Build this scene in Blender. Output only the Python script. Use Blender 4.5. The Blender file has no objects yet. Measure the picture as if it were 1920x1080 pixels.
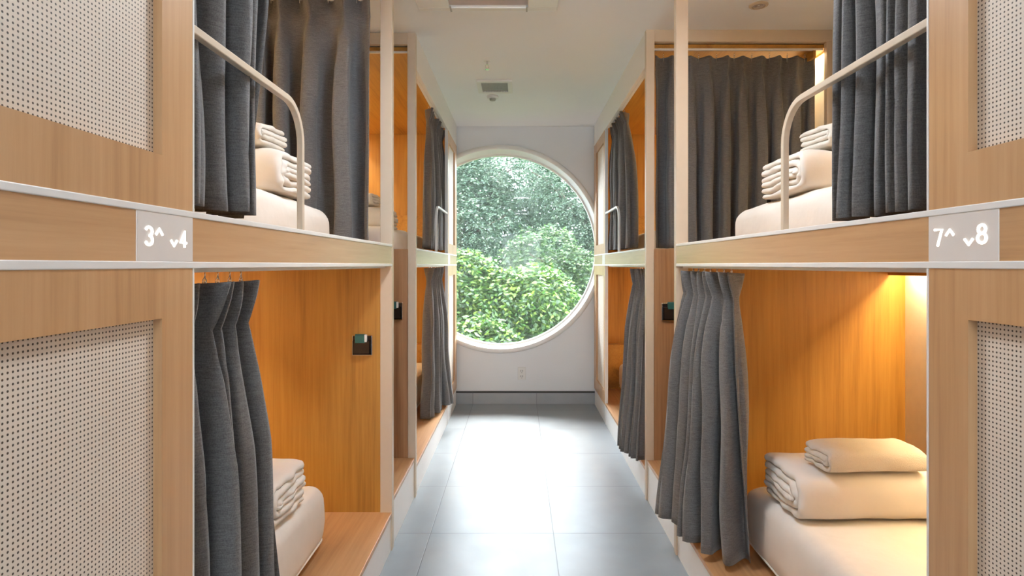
import bpy, bmesh, math, random
import numpy as np
from mathutils import Vector, Matrix, noise
random.seed(7)
C = bpy.context.scene.collection
SC = bpy.context.scene

# ------------------------------------------------------------------ camera
EYE = 1.31
F = 1085.0
cam_d = bpy.data.cameras.new('camera')
cam = bpy.data.objects.new('camera', cam_d); C.objects.link(cam)
cam.location = (0, 0, EYE); cam.rotation_euler = (math.pi/2, 0, 0)
cam_d.sensor_width = 36; cam_d.lens = F/1920*36
cam_d.shift_x = -12/1920; cam_d.shift_y = -43/1920
cam_d.clip_start = 0.02; cam_d.clip_end = 200
SC.camera = cam
SC.view_settings.view_transform = 'Standard'
SC.view_settings.look = 'None'
SC.view_settings.gamma = 1
SC.view_settings.use_curve_mapping = False
SC.view_settings.exposure = 0.0

# ------------------------------------------------------------------ world and lights
w = bpy.data.worlds.new('sky'); SC.world = w; w.use_nodes = True
nt = w.node_tree; nt.nodes.clear()
bg = nt.nodes.new('ShaderNodeBackground'); wo = nt.nodes.new('ShaderNodeOutputWorld')
bg.inputs[0].default_value = (0.82, 0.92, 1.0, 1); bg.inputs[1].default_value = 18.0
nt.links.new(bg.outputs[0], wo.inputs[0])
SC.cycles.max_bounces = 10; SC.cycles.diffuse_bounces = 6; SC.cycles.glossy_bounces = 4
SC.cycles.transparent_max_bounces = 12; SC.cycles.sample_clamp_indirect = 6
SC.cycles.use_denoising = True
SC.cycles.caustics_reflective = False; SC.cycles.caustics_refractive = False

def light(name, kind, loc, rot, energy, col, **kw):
    d = bpy.data.lights.new(name, kind); d.energy = energy; d.color = col
    for k, v in kw.items(): setattr(d, k, v)
    o = bpy.data.objects.new(name, d); C.objects.link(o)
    o.location = loc; o.rotation_euler = rot
    return o
light('sun', 'SUN', (0, 20, 20), (math.radians(-34), math.radians(6), 0), 20.0, (1, .98, .94), angle=math.radians(35))
REAR_Y = -3.0
FILL_LAMP = [(0.066, -1.3, 11), (0.066, 1.75, 17)]  # fill lamps added out of view to brighten the near aisle
LED_COL = (1.0, .76, .42)
LED_LOW, LED_UP = 28, 26

# ------------------------------------------------------------------ materials
def newmat(name):
    m = bpy.data.materials.new(name); m.use_nodes = True
    return m, m.node_tree, m.node_tree.nodes['Principled BSDF']
def N(t, kind, **kw):
    n = t.nodes.new(kind)
    for k, v in kw.items(): setattr(n, k, v)
    return n
def plain(name, col, rough=.5, metal=0, noise_amt=.04, nscale=30, bump=0, bscale=60, spec=.5, emit=None):
    m, t, p = newmat(name)
    p.inputs['Roughness'].default_value = rough; p.inputs['Metallic'].default_value = metal
    p.inputs['Specular IOR Level'].default_value = spec
    tc = N(t, 'ShaderNodeTexCoord'); nz = N(t, 'ShaderNodeTexNoise'); nz.inputs['Scale'].default_value = nscale
    nz.inputs['Detail'].default_value = 4
    t.links.new(tc.outputs['Object'], nz.inputs['Vector'])
    r = N(t, 'ShaderNodeValToRGB')
    a = 1-noise_amt; b = 1+noise_amt
    r.color_ramp.elements[0].color = (col[0]*a, col[1]*a, col[2]*a, 1); r.color_ramp.elements[0].position = .3
    r.color_ramp.elements[1].color = (min(1, col[0]*b), min(1, col[1]*b), min(1, col[2]*b), 1); r.color_ramp.elements[1].position = .7
    t.links.new(nz.outputs['Fac'], r.inputs['Fac']); t.links.new(r.outputs['Color'], p.inputs['Base Color'])
    if bump:
        n2 = N(t, 'ShaderNodeTexNoise'); n2.inputs['Scale'].default_value = bscale; n2.inputs['Detail'].default_value = 5
        t.links.new(tc.outputs['Object'], n2.inputs['Vector'])
        b_ = N(t, 'ShaderNodeBump'); b_.inputs['Strength'].default_value = bump; b_.inputs['Distance'].default_value = .01
        t.links.new(n2.outputs['Fac'], b_.inputs['Height']); t.links.new(b_.outputs['Normal'], p.inputs['Normal'])
    if emit:
        p.inputs['Emission Color'].default_value = (*emit[0], 1); p.inputs['Emission Strength'].default_value = emit[1]
    return m
def wood(name, dark, mid, lite, axis='Z', rough=.38, spec=.5, coat=0):
    m, t, p = newmat(name)
    p.inputs['Roughness'].default_value = rough; p.inputs['Specular IOR Level'].default_value = spec
    tc = N(t, 'ShaderNodeTexCoord')
    def mp(fine, along):
        q = N(t, 'ShaderNodeMapping'); s = [fine]*3; s['XYZ'.index(axis)] = along
        q.inputs['Scale'].default_value = s; t.links.new(tc.outputs['Object'], q.inputs['Vector']); return q
    a = mp(9, .7); b = mp(70, 2.2)
    n1 = N(t, 'ShaderNodeTexNoise'); n1.inputs['Scale'].default_value = 1; n1.inputs['Detail'].default_value = 5; n1.inputs['Distortion'].default_value = .6
    n2 = N(t, 'ShaderNodeTexNoise'); n2.inputs['Scale'].default_value = 1; n2.inputs['Detail'].default_value = 6; n2.inputs['Roughness'].default_value = .65
    t.links.new(a.outputs[0], n1.inputs['Vector']); t.links.new(b.outputs[0], n2.inputs['Vector'])
    mx = N(t, 'ShaderNodeMath', operation='MULTIPLY_ADD'); mx.inputs[1].default_value = .55
    sc = N(t, 'ShaderNodeMath', operation='MULTIPLY'); sc.inputs[1].default_value = .45
    t.links.new(n2.outputs['Fac'], sc.inputs[0]); t.links.new(n1.outputs['Fac'], mx.inputs[0]); t.links.new(sc.outputs[0], mx.inputs[2])
    r = N(t, 'ShaderNodeValToRGB'); e = r.color_ramp.elements
    e[0].position = .33; e[0].color = (*dark, 1); e[1].position = .66; e[1].color = (*lite, 1)
    k = e.new(.48); k.color = (*mid, 1)
    t.links.new(mx.outputs[0], r.inputs['Fac']); t.links.new(r.outputs['Color'], p.inputs['Base Color'])
    bp = N(t, 'ShaderNodeBump'); bp.inputs['Strength'].default_value = .12; bp.inputs['Distance'].default_value = .002
    t.links.new(n2.outputs['Fac'], bp.inputs['Height']); t.links.new(bp.outputs['Normal'], p.inputs['Normal'])
    p.inputs['Coat Weight'].default_value = coat; p.inputs['Coat Roughness'].default_value = .22
    return m
OAK = ((.37, .195, .085), (.50, .285, .135), (.58, .35, .18))
OAK_LAMPLIT = ((.25, .110, .020), (.40, .192, .033), (.49, .258, .050))  # bunk interior oak, with the warm LED glow put into the colour
M = {}
M['oak_z'] = wood('oak laminate upright grain', *OAK, 'Z', coat=.35)
M['oak_y'] = wood('oak laminate lengthwise grain', *OAK, 'Y', coat=.9)
M['oak_lamplit_z'] = wood('oak tinted lamplit upright grain', *OAK_LAMPLIT, 'Z', .45)
M['oak_lamplit_y'] = wood('oak tinted lamplit lengthwise grain', *OAK_LAMPLIT, 'Y', .42)
M['oak_shaded_z'] = wood('oak shaded in colour upright grain', (.23, .11, .05), (.34, .185, .09), (.42, .24, .125), 'Z', .42)  # same oak, darkened in colour for the dimly lit gap-side ends
M['deck'] = wood('oak platform grain', (.36, .19, .085), (.47, .26, .12), (.55, .32, .16), 'Y', .4)
M['cream'] = plain('cream lacquer', (.60, .50, .385), .4, noise_amt=.015)
M['white'] = plain('white lacquer', (.82, .81, .79), .35, noise_amt=.01)
M['inner_wall'] = plain('off white inner laminate', (.92, .88, .80), .5, noise_amt=.02)
M['plaster'] = plain('white painted plaster', (.80, .81, .82), .7, noise_amt=.015, nscale=3, bump=.03, bscale=90)
M['plaster_far'] = plain('cool white wall paint', (.82, .84, .86), .6, noise_amt=.02, nscale=2, bump=.02, bscale=80)
M['ceil'] = plain('ceiling paint', (.88, .905, .93), .65, noise_amt=.012, nscale=2)
M['linen'] = plain('white bed linen', (.84, .80, .74), .85, noise_amt=.02, nscale=12, bump=.25, bscale=14, spec=.2)
M['towel'] = plain('white terry towel', (.86, .81, .73), .95, noise_amt=.03, nscale=300, bump=.5, bscale=400, spec=.1)
M['black'] = plain('black gloss plastic', (.008, .008, .009), .25)
M['teal'] = plain('dark teal card plastic', (.015, .10, .10), .35, noise_amt=.1)
M['chrome'] = plain('chrome', (.75, .75, .76), .2, 1)
M['plastic'] = plain('white plastic', (.80, .80, .78), .4, noise_amt=.01)
M['dark_slot'] = plain('dark slot', (.05, .05, .05), .6)
M['grey_grille'] = plain('grey grille', (.42, .42, .40), .6)
M['pink_grey'] = plain('warm grey vent lining', (.55, .48, .45), .6)
M['sign'] = plain('frosted sign acrylic', (.66, .62, .59), .3, noise_amt=.01, emit=((1, .88, .78), .06))
M['glow'] = plain('lit lettering', (1, 1, 1), .4, noise_amt=0, emit=((1, .95, .87), 1.5))
M['bark'] = plain('bark', (.09, .065, .045), .9, noise_amt=.35, nscale=25, bump=.8, bscale=40)
M['soil'] = plain('leafy ground', (.06, .075, .03), .95, noise_amt=.5, nscale=6, bump=.5, bscale=20)
M['fill_glow'] = plain('added fill lamp diffuser', (1, 1, 1), .5, noise_amt=0, emit=((.90, .95, 1), 7.0))

def fabric():
    m, t, p = newmat('charcoal woven curtain fabric')
    p.inputs['Roughness'].default_value = .92; p.inputs['Specular IOR Level'].default_value = .15
    p.inputs['Sheen Weight'].default_value = .25; p.inputs['Sheen Roughness'].default_value = .5
    tc = N(t, 'ShaderNodeTexCoord')
    outs = []
    for s in ((260, 260, 900), (900, 900, 200)):
        q = N(t, 'ShaderNodeMapping'); q.inputs['Scale'].default_value = s
        t.links.new(tc.outputs['Object'], q.inputs['Vector'])
        n = N(t, 'ShaderNodeTexNoise'); n.inputs['Scale'].default_value = 1; n.inputs['Detail'].default_value = 3
        t.links.new(q.outputs[0], n.inputs['Vector']); outs.append(n.outputs['Fac'])
    q = N(t, 'ShaderNodeMapping'); q.inputs['Scale'].default_value = (40, 40, 420)
    t.links.new(tc.outputs['Object'], q.inputs['Vector'])
    n3 = N(t, 'ShaderNodeTexNoise'); n3.inputs['Scale'].default_value = 1; n3.inputs['Detail'].default_value = 4
    t.links.new(q.outputs[0], n3.inputs['Vector'])
    a = N(t, 'ShaderNodeMath', operation='ADD'); t.links.new(outs[0], a.inputs[0]); t.links.new(outs[1], a.inputs[1])
    a2 = N(t, 'ShaderNodeMath', operation='ADD'); t.links.new(a.outputs[0], a2.inputs[0]); t.links.new(n3.outputs['Fac'], a2.inputs[1])
    r = N(t, 'ShaderNodeMapRange'); r.inputs[1].default_value = 1.2; r.inputs[2].default_value = 1.8
    t.links.new(a2.outputs[0], r.inputs[0])
    cr = N(t, 'ShaderNodeMixRGB'); cr.inputs[1].default_value = (.080, .077, .077, 1); cr.inputs[2].default_value = (.165, .160, .160, 1)
    t.links.new(r.outputs[0], cr.inputs[0]); t.links.new(cr.outputs[0], p.inputs['Base Color'])
    b = N(t, 'ShaderNodeBump'); b.inputs['Strength'].default_value = .35; b.inputs['Distance'].default_value = .001
    t.links.new(a.outputs[0], b.inputs['Height']); t.links.new(b.outputs['Normal'], p.inputs['Normal'])
    return m
M['fabric'] = fabric()

def cane():
    m, t, p = newmat('woven cane webbing')
    p.inputs['Roughness'].default_value = .6
    tc = N(t, 'ShaderNodeTexCoord'); sx = N(t, 'ShaderNodeSeparateXYZ'); t.links.new(tc.outputs['Object'], sx.inputs[0])
    sq = []
    for k, pitch in (('Y', .0070), ('Z', .0072)):
        d = N(t, 'ShaderNodeMath', operation='DIVIDE'); d.inputs[1].default_value = pitch; t.links.new(sx.outputs[k], d.inputs[0])
        f = N(t, 'ShaderNodeMath', operation='FRACT'); t.links.new(d.outputs[0], f.inputs[0])
        s = N(t, 'ShaderNodeMath', operation='SUBTRACT'); s.inputs[1].default_value = .5; t.links.new(f.outputs[0], s.inputs[0])
        q = N(t, 'ShaderNodeMath', operation='POWER'); q.inputs[1].default_value = 2
        ab = N(t, 'ShaderNodeMath', operation='ABSOLUTE'); t.links.new(s.outputs[0], ab.inputs[0]); t.links.new(ab.outputs[0], q.inputs[0])
        sq.append(q.outputs[0])
    a = N(t, 'ShaderNodeMath', operation='ADD'); t.links.new(sq[0], a.inputs[0]); t.links.new(sq[1], a.inputs[1])
    r = N(t, 'ShaderNodeMapRange'); r.inputs[1].default_value = .030; r.inputs[2].default_value = .062
    t.links.new(a.outputs[0], r.inputs[0])
    nz = N(t, 'ShaderNodeTexNoise'); nz.inputs['Scale'].default_value = 9; nz.inputs['Detail'].default_value = 3
    t.links.new(tc.outputs['Object'], nz.inputs['Vector'])
    cc = N(t, 'ShaderNodeMixRGB'); cc.inputs[1].default_value = (.72, .62, .52, 1); cc.inputs[2].default_value = (.80, .71, .61, 1)
    t.links.new(nz.outputs['Fac'], cc.inputs[0])
    mx = N(t, 'ShaderNodeMixRGB'); mx.inputs[1].default_value = (.06, .042, .028, 1)
    t.links.new(r.outputs[0], mx.inputs[0]); t.links.new(cc.outputs[0], mx.inputs[2]); t.links.new(mx.outputs[0], p.inputs['Base Color'])
    b = N(t, 'ShaderNodeBump'); b.inputs['Strength'].default_value = .5; b.inputs['Distance'].default_value = .001
    t.links.new(r.outputs[0], b.inputs['Height']); t.links.new(b.outputs['Normal'], p.inputs['Normal'])
    return m
M['cane'] = cane()

def tile(name, base, joint, x0, y0, rough=.28, size=.6):
    m, t, p = newmat(name)
    p.inputs['Specular IOR Level'].default_value = .6
    tc = N(t, 'ShaderNodeTexCoord'); sx = N(t, 'ShaderNodeSeparateXYZ'); t.links.new(tc.outputs['Object'], sx.inputs[0])
    ds = []; cells = []
    for k, o in (('X', x0), ('Y', y0)):
        s0 = N(t, 'ShaderNodeMath', operation='SUBTRACT'); s0.inputs[1].default_value = o; t.links.new(sx.outputs[k], s0.inputs[0])
        d = N(t, 'ShaderNodeMath', operation='DIVIDE'); d.inputs[1].default_value = size; t.links.new(s0.outputs[0], d.inputs[0])
        f = N(t, 'ShaderNodeMath', operation='FRACT'); t.links.new(d.outputs[0], f.inputs[0])
        fl = N(t, 'ShaderNodeMath', operation='FLOOR'); t.links.new(d.outputs[0], fl.inputs[0]); cells.append(fl.outputs[0])
        s = N(t, 'ShaderNodeMath', operation='SUBTRACT'); s.inputs[1].default_value = .5; t.links.new(f.outputs[0], s.inputs[0])
        ab = N(t, 'ShaderNodeMath', operation='ABSOLUTE'); t.links.new(s.outputs[0], ab.inputs[0]); ds.append(ab.outputs[0])
    mxx = N(t, 'ShaderNodeMath', operation='MAXIMUM'); t.links.new(ds[0], mxx.inputs[0]); t.links.new(ds[1], mxx.inputs[1])
    g = N(t, 'ShaderNodeMapRange'); g.inputs[1].default_value = .5-.0036; g.inputs[2].default_value = .5-.0024
    t.links.new(mxx.outputs[0], g.inputs[0])
    cb = N(t, 'ShaderNodeCombineXYZ'); t.links.new(cells[0], cb.inputs[0]); t.links.new(cells[1], cb.inputs[1])
    wn = N(t, 'ShaderNodeTexWhiteNoise'); t.links.new(cb.outputs[0], wn.inputs['Vector'])
    nz = N(t, 'ShaderNodeTexNoise'); nz.inputs['Scale'].default_value = 7; nz.inputs['Detail'].default_value = 6
    t.links.new(tc.outputs['Object'], nz.inputs['Vector'])
    ad = N(t, 'ShaderNodeMath', operation='MULTIPLY_ADD'); ad.inputs[1].default_value = .25
    t.links.new(wn.outputs['Value'], ad.inputs[0]); t.links.new(nz.outputs['Fac'], ad.inputs[2])
    cr = N(t, 'ShaderNodeValToRGB'); e = cr.color_ramp.elements
    e[0].position = .3; e[0].color = (*[c*.9 for c in base], 1); e[1].position = .9; e[1].color = (*[c*1.1 for c in base], 1)
    t.links.new(ad.outputs[0], cr.inputs['Fac'])
    mx = N(t, 'ShaderNodeMixRGB'); mx.inputs[2].default_value = (*joint, 1)
    t.links.new(g.outputs[0], mx.inputs[0]); t.links.new(cr.outputs[0], mx.inputs[1]); t.links.new(mx.outputs[0], p.inputs['Base Color'])
    rr = N(t, 'ShaderNodeMapRange'); rr.inputs[3].default_value = rough; rr.inputs[4].default_value = rough+.12
    t.links.new(nz.outputs['Fac'], rr.inputs[0]); t.links.new(rr.outputs[0], p.inputs['Roughness'])
    b = N(t, 'ShaderNodeBump'); b.inputs['Strength'].default_value = .4; b.inputs['Distance'].default_value = -.002
    t.links.new(g.outputs[0], b.inputs['Height']); t.links.new(b.outputs['Normal'], p.inputs['Normal'])
    return m
M['floor'] = tile('grey porcelain floor tile', (.235, .265, .285), (.09, .10, .105), .171, 4.026)
M['skirt'] = tile('grey skirting tile', (.36, .38, .40), (.15, .16, .17), .171, 9.9, .4)

def glass():
    m, t, p = newmat('slightly hazy window glass'); t.nodes.clear()
    o = N(t, 'ShaderNodeOutputMaterial'); tr = N(t, 'ShaderNodeBsdfTransparent'); gl = N(t, 'ShaderNodeBsdfGlossy')
    df = N(t, 'ShaderNodeBsdfTranslucent'); df.inputs[0].default_value = (.9, .95, .97, 1)
    gl.inputs['Roughness'].default_value = .02; gl.inputs[0].default_value = (.5, .5, .5, 1)
    fr = N(t, 'ShaderNodeFresnel'); fr.inputs[0].default_value = 1.2
    a = N(t, 'ShaderNodeMixShader'); t.links.new(fr.outputs[0], a.inputs[0]); t.links.new(tr.outputs[0], a.inputs[1]); t.links.new(gl.outputs[0], a.inputs[2])
    b = N(t, 'ShaderNodeMixShader'); b.inputs[0].default_value = .006  # thin translucent veil imitating glare haze on the pane
    t.links.new(a.outputs[0], b.inputs[1]); t.links.new(df.outputs[0], b.inputs[2]); t.links.new(b.outputs[0], o.inputs[0])
    return m
M['glass'] = glass()

def leafmat(name, c1, c2, c3):
    m, t, p = newmat(name); t.nodes.remove(p)
    o = t.nodes['Material Output']
    g = N(t, 'ShaderNodeNewGeometry'); r = N(t, 'ShaderNodeValToRGB'); e = r.color_ramp.elements
    e[0].color = (*c1, 1); e[1].color = (*c3, 1); k = e.new(.55); k.color = (*c2, 1)
    t.links.new(g.outputs['Random Per Island'], r.inputs['Fac'])
    d = N(t, 'ShaderNodeBsdfDiffuse'); tr = N(t, 'ShaderNodeBsdfTranslucent'); gl = N(t, 'ShaderNodeBsdfGlossy')
    gl.inputs['Roughness'].default_value = .35
    t.links.new(r.outputs[0], d.inputs[0]); t.links.new(r.outputs[0], tr.inputs[0])
    a = N(t, 'ShaderNodeMixShader'); a.inputs[0].default_value = .4
    t.links.new(d.outputs[0], a.inputs[1]); t.links.new(tr.outputs[0], a.inputs[2])
    b = N(t, 'ShaderNodeMixShader'); b.inputs[0].default_value = .04
    t.links.new(a.outputs[0], b.inputs[1]); t.links.new(gl.outputs[0], b.inputs[2]); t.links.new(b.outputs[0], o.inputs[0])
    return m
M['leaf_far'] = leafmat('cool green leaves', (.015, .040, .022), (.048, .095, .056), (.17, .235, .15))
M['leaf_mid'] = leafmat('mid green leaves', (.012, .036, .011), (.036, .085, .026), (.12, .19, .06))
M['leaf_near'] = leafmat('fresh green leaves', (.010, .038, .006), (.036, .105, .014), (.17, .26, .035))

# ------------------------------------------------------------------ mesh helpers
class MB:
    def __init__(s): s.v = []; s.f = []; s.smooth = False
    def add(s, vs, fs):
        o = len(s.v); s.v += [tuple(p) for p in vs]; s.f += [tuple(i+o for i in f) for f in fs]; return s
    def box(s, a, b):
        x0, x1 = sorted((a[0], b[0])); y0, y1 = sorted((a[1], b[1])); z0, z1 = sorted((a[2], b[2]))
        return s.add([(x0,y0,z0),(x1,y0,z0),(x1,y1,z0),(x0,y1,z0),(x0,y0,z1),(x1,y0,z1),(x1,y1,z1),(x0,y1,z1)],
              [(0,3,2,1),(4,5,6,7),(0,1,5,4),(1,2,6,5),(2,3,7,6),(3,0,4,7)])
    def sweep(s, pts, prof_fn, closed=False):
        rings = [prof_fn(i) for i in range(len(pts))]
        n = len(rings[0]); vs = [p for r in rings for p in r]; fs = []
        m = len(pts)
        for i in range(m if closed else m-1):
            j = (i+1) % m
            for k in range(n):
                fs.append((i*n+k, i*n+(k+1) % n, j*n+(k+1) % n, j*n+k))
        if not closed:
            fs.append(tuple(range(n))[::-1]); fs.append(tuple((m-1)*n+k for k in range(n)))
        return s.add(vs, fs)
    def tube(s, pts, r, n=8, sq=False, closed=False):
        pts = [Vector(p) for p in pts]; m = len(pts)
        rr = r if isinstance(r, (list, tuple)) else [r]*m
        tans = []
        for i in range(m):
            a = pts[(i-1) % m] if (closed or i) else pts[0]
            b = pts[(i+1) % m] if (closed or i < m-1) else pts[-1]
            tans.append((b-a).normalized())
        ref = Vector((1, 0, 0)) if abs(tans[0].x) < .9 else Vector((0, 1, 0))
        frames = []
        for t in tans:
            u = (ref - t*ref.dot(t)).normalized(); frames.append((u, t.cross(u))); ref = u
        if sq:
            offs = [(1,1),(-1,1),(-1,-1),(1,-1)]
        else:
            offs = [(math.cos(2*math.pi*k/n), math.sin(2*math.pi*k/n)) for k in range(n)]
        return s.sweep(pts, lambda i: [pts[i]+frames[i][0]*a*rr[i]+frames[i][1]*b*rr[i] for a, b in offs], closed)
    def ring(s, c, ax, prof, n=96):
        """revolve (radius, along) profile (closed) about axis through c; ax in 'Y','Z'"""
        vs = []
        for i in range(n):
            t = 2*math.pi*i/n; cs, sn = math.cos(t), math.sin(t)
            for r, h in prof:
                vs.append((c[0]+r*cs, c[1]+h, c[2]+r*sn) if ax == 'Y' else (c[0]+r*cs, c[1]+r*sn, c[2]+h))
        m = len(prof); fs = []
        for i in range(n):
            j = (i+1) % n
            for k in range(m):
                fs.append((i*m+k, i*m+(k+1) % m, j*m+(k+1) % m, j*m+k))
        return s.add(vs, fs)
    def disc(s, c, r, h, ax='Z', n=32):
        vs = []
        for e in (0, h):
            for i in range(n):
                t = 2*math.pi*i/n
                vs.append((c[0]+r*math.cos(t), c[1]+r*math.sin(t), c[2]+e) if ax == 'Z' else (c[0]+r*math.cos(t), c[1]+e, c[2]+r*math.sin(t)))
        fs = [tuple(range(n))[::-1], tuple(range(n, 2*n))]
        for i in range(n): fs.append((i, (i+1) % n, n+(i+1) % n, n+i))
        return s.add(vs, fs)
    def build(s, name, mat, parent=None, bevel=0, smooth=False, subsurf=0, solid=0):
        L = Vector(parent_world(parent)) if parent else Vector((0, 0, 0))
        me = bpy.data.meshes.new(name)
        me.from_pydata([(p[0]-L.x, p[1]-L.y, p[2]-L.z) for p in s.v], [], s.f); me.update()
        bm = bmesh.new(); bm.from_mesh(me); bmesh.ops.recalc_face_normals(bm, faces=bm.faces); bm.to_mesh(me); bm.free()
        me.materials.append(mat)
        o = bpy.data.objects.new(name, me); C.objects.link(o)
        if parent: o.parent = parent
        if smooth: me.polygons.foreach_set('use_smooth', [True]*len(me.polygons))
        if solid:
            q = o.modifiers.new('solid', 'SOLIDIFY'); q.thickness = solid; q.offset = 0
        if bevel:
            b = o.modifiers.new('bevel', 'BEVEL'); b.width = bevel; b.segments = 2; b.limit_method = 'ANGLE'
        if subsurf:
            b = o.modifiers.new('sub', 'SUBSURF'); b.levels = subsurf; b.render_levels = subsurf
        return o
def parent_world(o):
    v = Vector((0, 0, 0))
    while o: v += o.location; o = o.parent
    return v
def tag(o, label, cat, group=None, kind=None):
    if label: o['label'] = label
    if cat: o['category'] = cat
    if group: o['group'] = group
    if kind: o['kind'] = kind
    return o
def empty(name, loc, label, cat, group=None):
    o = bpy.data.objects.new(name, None); C.objects.link(o); o.location = loc; o.empty_display_size = .1
    return tag(o, label, cat, group)
def origin_to(o, loc):
    """put the origin of an unparented mesh at loc"""
    o.data.transform(Matrix.Translation(-Vector(loc))); o.location = loc; return o
def struct(name, mb, mat, **kw):
    o = mb.build(name, mat, **kw); o['kind'] = 'structure'; return o

# ------------------------------------------------------------------ room shell
XL, XR = -.58, .712            # fronts of the bunks on either side of the aisle
WL, WR = -1.66, 1.79           # side walls
FAR = 5.466; CEIL = 2.62
struct('floor', MB().box((WL-.2, REAR_Y-.2, -.1), (WR+.2, FAR+.02, 0)), M['floor'])
struct('ceiling', MB().box((WL-.2, REAR_Y-.2, CEIL), (WR+.2, FAR+.3, CEIL+.2)), M['ceil'])
struct('wall_left', MB().box((WL-.2, REAR_Y-.2, 0), (WL, FAR+.3, CEIL)), M['plaster'])
struct('wall_right', MB().box((WR, REAR_Y-.2, 0), (WR+.2, FAR+.3, CEIL)), M['plaster'])
b = MB(); x0, x1 = -.45, .60  # opening added behind the camera for fill daylight
b.box((WL, REAR_Y-.2, 0), (x0, REAR_Y, CEIL)); b.box((x1, REAR_Y-.2, 0), (WR, REAR_Y, CEIL))
b.box((x0, REAR_Y-.2, 0), (x1, REAR_Y, 1.05)); b.box((x0, REAR_Y-.2, 2.15), (x1, REAR_Y, CEIL))
struct('wall_back', b, M['plaster'])
# far wall with the round opening
WC = (-.171, 1.461); R_OPEN = .945; TH = .30
b = MB(); n = 128; zc = WC[1]; xc = WC[0]
def sq_pt(t):
    cs, sn = math.cos(t), math.sin(t)
    tx = ((WR if cs > 0 else WL)-xc)/cs if abs(cs) > 1e-6 else 1e9
    tz = ((CEIL if sn > 0 else 0)-zc)/sn if abs(sn) > 1e-6 else 1e9
    k = min(tx, tz); return (xc+k*cs, zc+k*sn)
angs = sorted([2*math.pi*i/n for i in range(n)] + [math.atan2(zz-zc, xx-xc) % (2*math.pi) for xx in (WL, WR) for zz in (0, CEIL)])
vs = []
for t in angs:
    ox, oz = sq_pt(t)
    vs += [(xc+R_OPEN*math.cos(t), FAR, zc+R_OPEN*math.sin(t)), (ox, FAR, oz),
           (xc+R_OPEN*math.cos(t), FAR+TH, zc+R_OPEN*math.sin(t)), (ox, FAR+TH, oz)]
m_ = len(angs); fs = []
for i in range(m_):
    a, c = 4*i, 4*((i+1) % m_)
    fs += [(a, c, c+1, a+1), (a+2, a+3, c+3, c+2), (a, a+2, c+2, c)]
b.add(vs, fs); struct('wall_far', b, M['plaster_far'])
win = MB()
win.ring((xc, FAR, zc), 'Y', [(R_OPEN-.004, 0), (R_OPEN-.004, -.012), (R_OPEN+.004, -.02), (R_OPEN+.03, -.02), (R_OPEN+.038, -.012), (R_OPEN+.038, 0)], 160)
wo_ = struct('window_1', win, M['white'], smooth=True)
fr = MB().ring((xc, FAR+TH-.05, zc), 'Y', [(R_OPEN-.016, 0), (R_OPEN+.0, 0), (R_OPEN+.0, .05), (R_OPEN-.016, .05)], 160)
o = fr.build('window_frame', M['white'], wo_)
o = MB().disc((xc, FAR+TH-.03, zc), R_OPEN-.008, .006, 'Y', 160).build('window_pane', M['glass'], wo_)
struct('baseboard_far', MB().box((XL-.1, FAR-.012, 0), (XR+.1, FAR, .102)), M['skirt'])
struct('trim_1', MB().box((XL-.1, FAR-.008, .102), (XR+.1, FAR, .120)), M['dark_slot'])
w2 = MB()
for a_, b_ in (((x0, 1.05), (x1, 1.10)), ((x0, 2.10), (x1, 2.15)), ((x0, 1.10), (x0+.05, 2.10)), ((x1-.05, 1.10), (x1, 2.10)), ((.05, 1.10), (.10, 2.10))):
    w2.box((a_[0], REAR_Y-.12, a_[1]), (b_[0], REAR_Y-.06, b_[1]))
struct('rear_fill_window', w2, M['white'])  # unseen rear window, added to let in fill light

# ------------------------------------------------------------------ bunk beds
def panel(root, s, xf, ya, yb, z0, z1, oy0, oy1, oz0, oz1):
    """framed cane door panel standing on the aisle face"""
    t = .022; b = MB(); X0, X1 = xf, xf+s*t
    b.box((X0, ya, z0), (X1, oy0, z1)); b.box((X0, oy1, z0), (X1, yb, z1))
    b.box((X0, oy0, z0), (X1, oy1, oz0)); b.box((X0, oy0, oz1), (X1, oy1, z1))
    f = b.build('panel_frame', M['oak_z'], root)
    c = MB().box((xf+s*.0145, oy0-.003, oz0-.003), (xf+s*.019, oy1+.003, oz1+.003)).build('cane_webbing', M['cane'], f)
    return f

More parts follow.
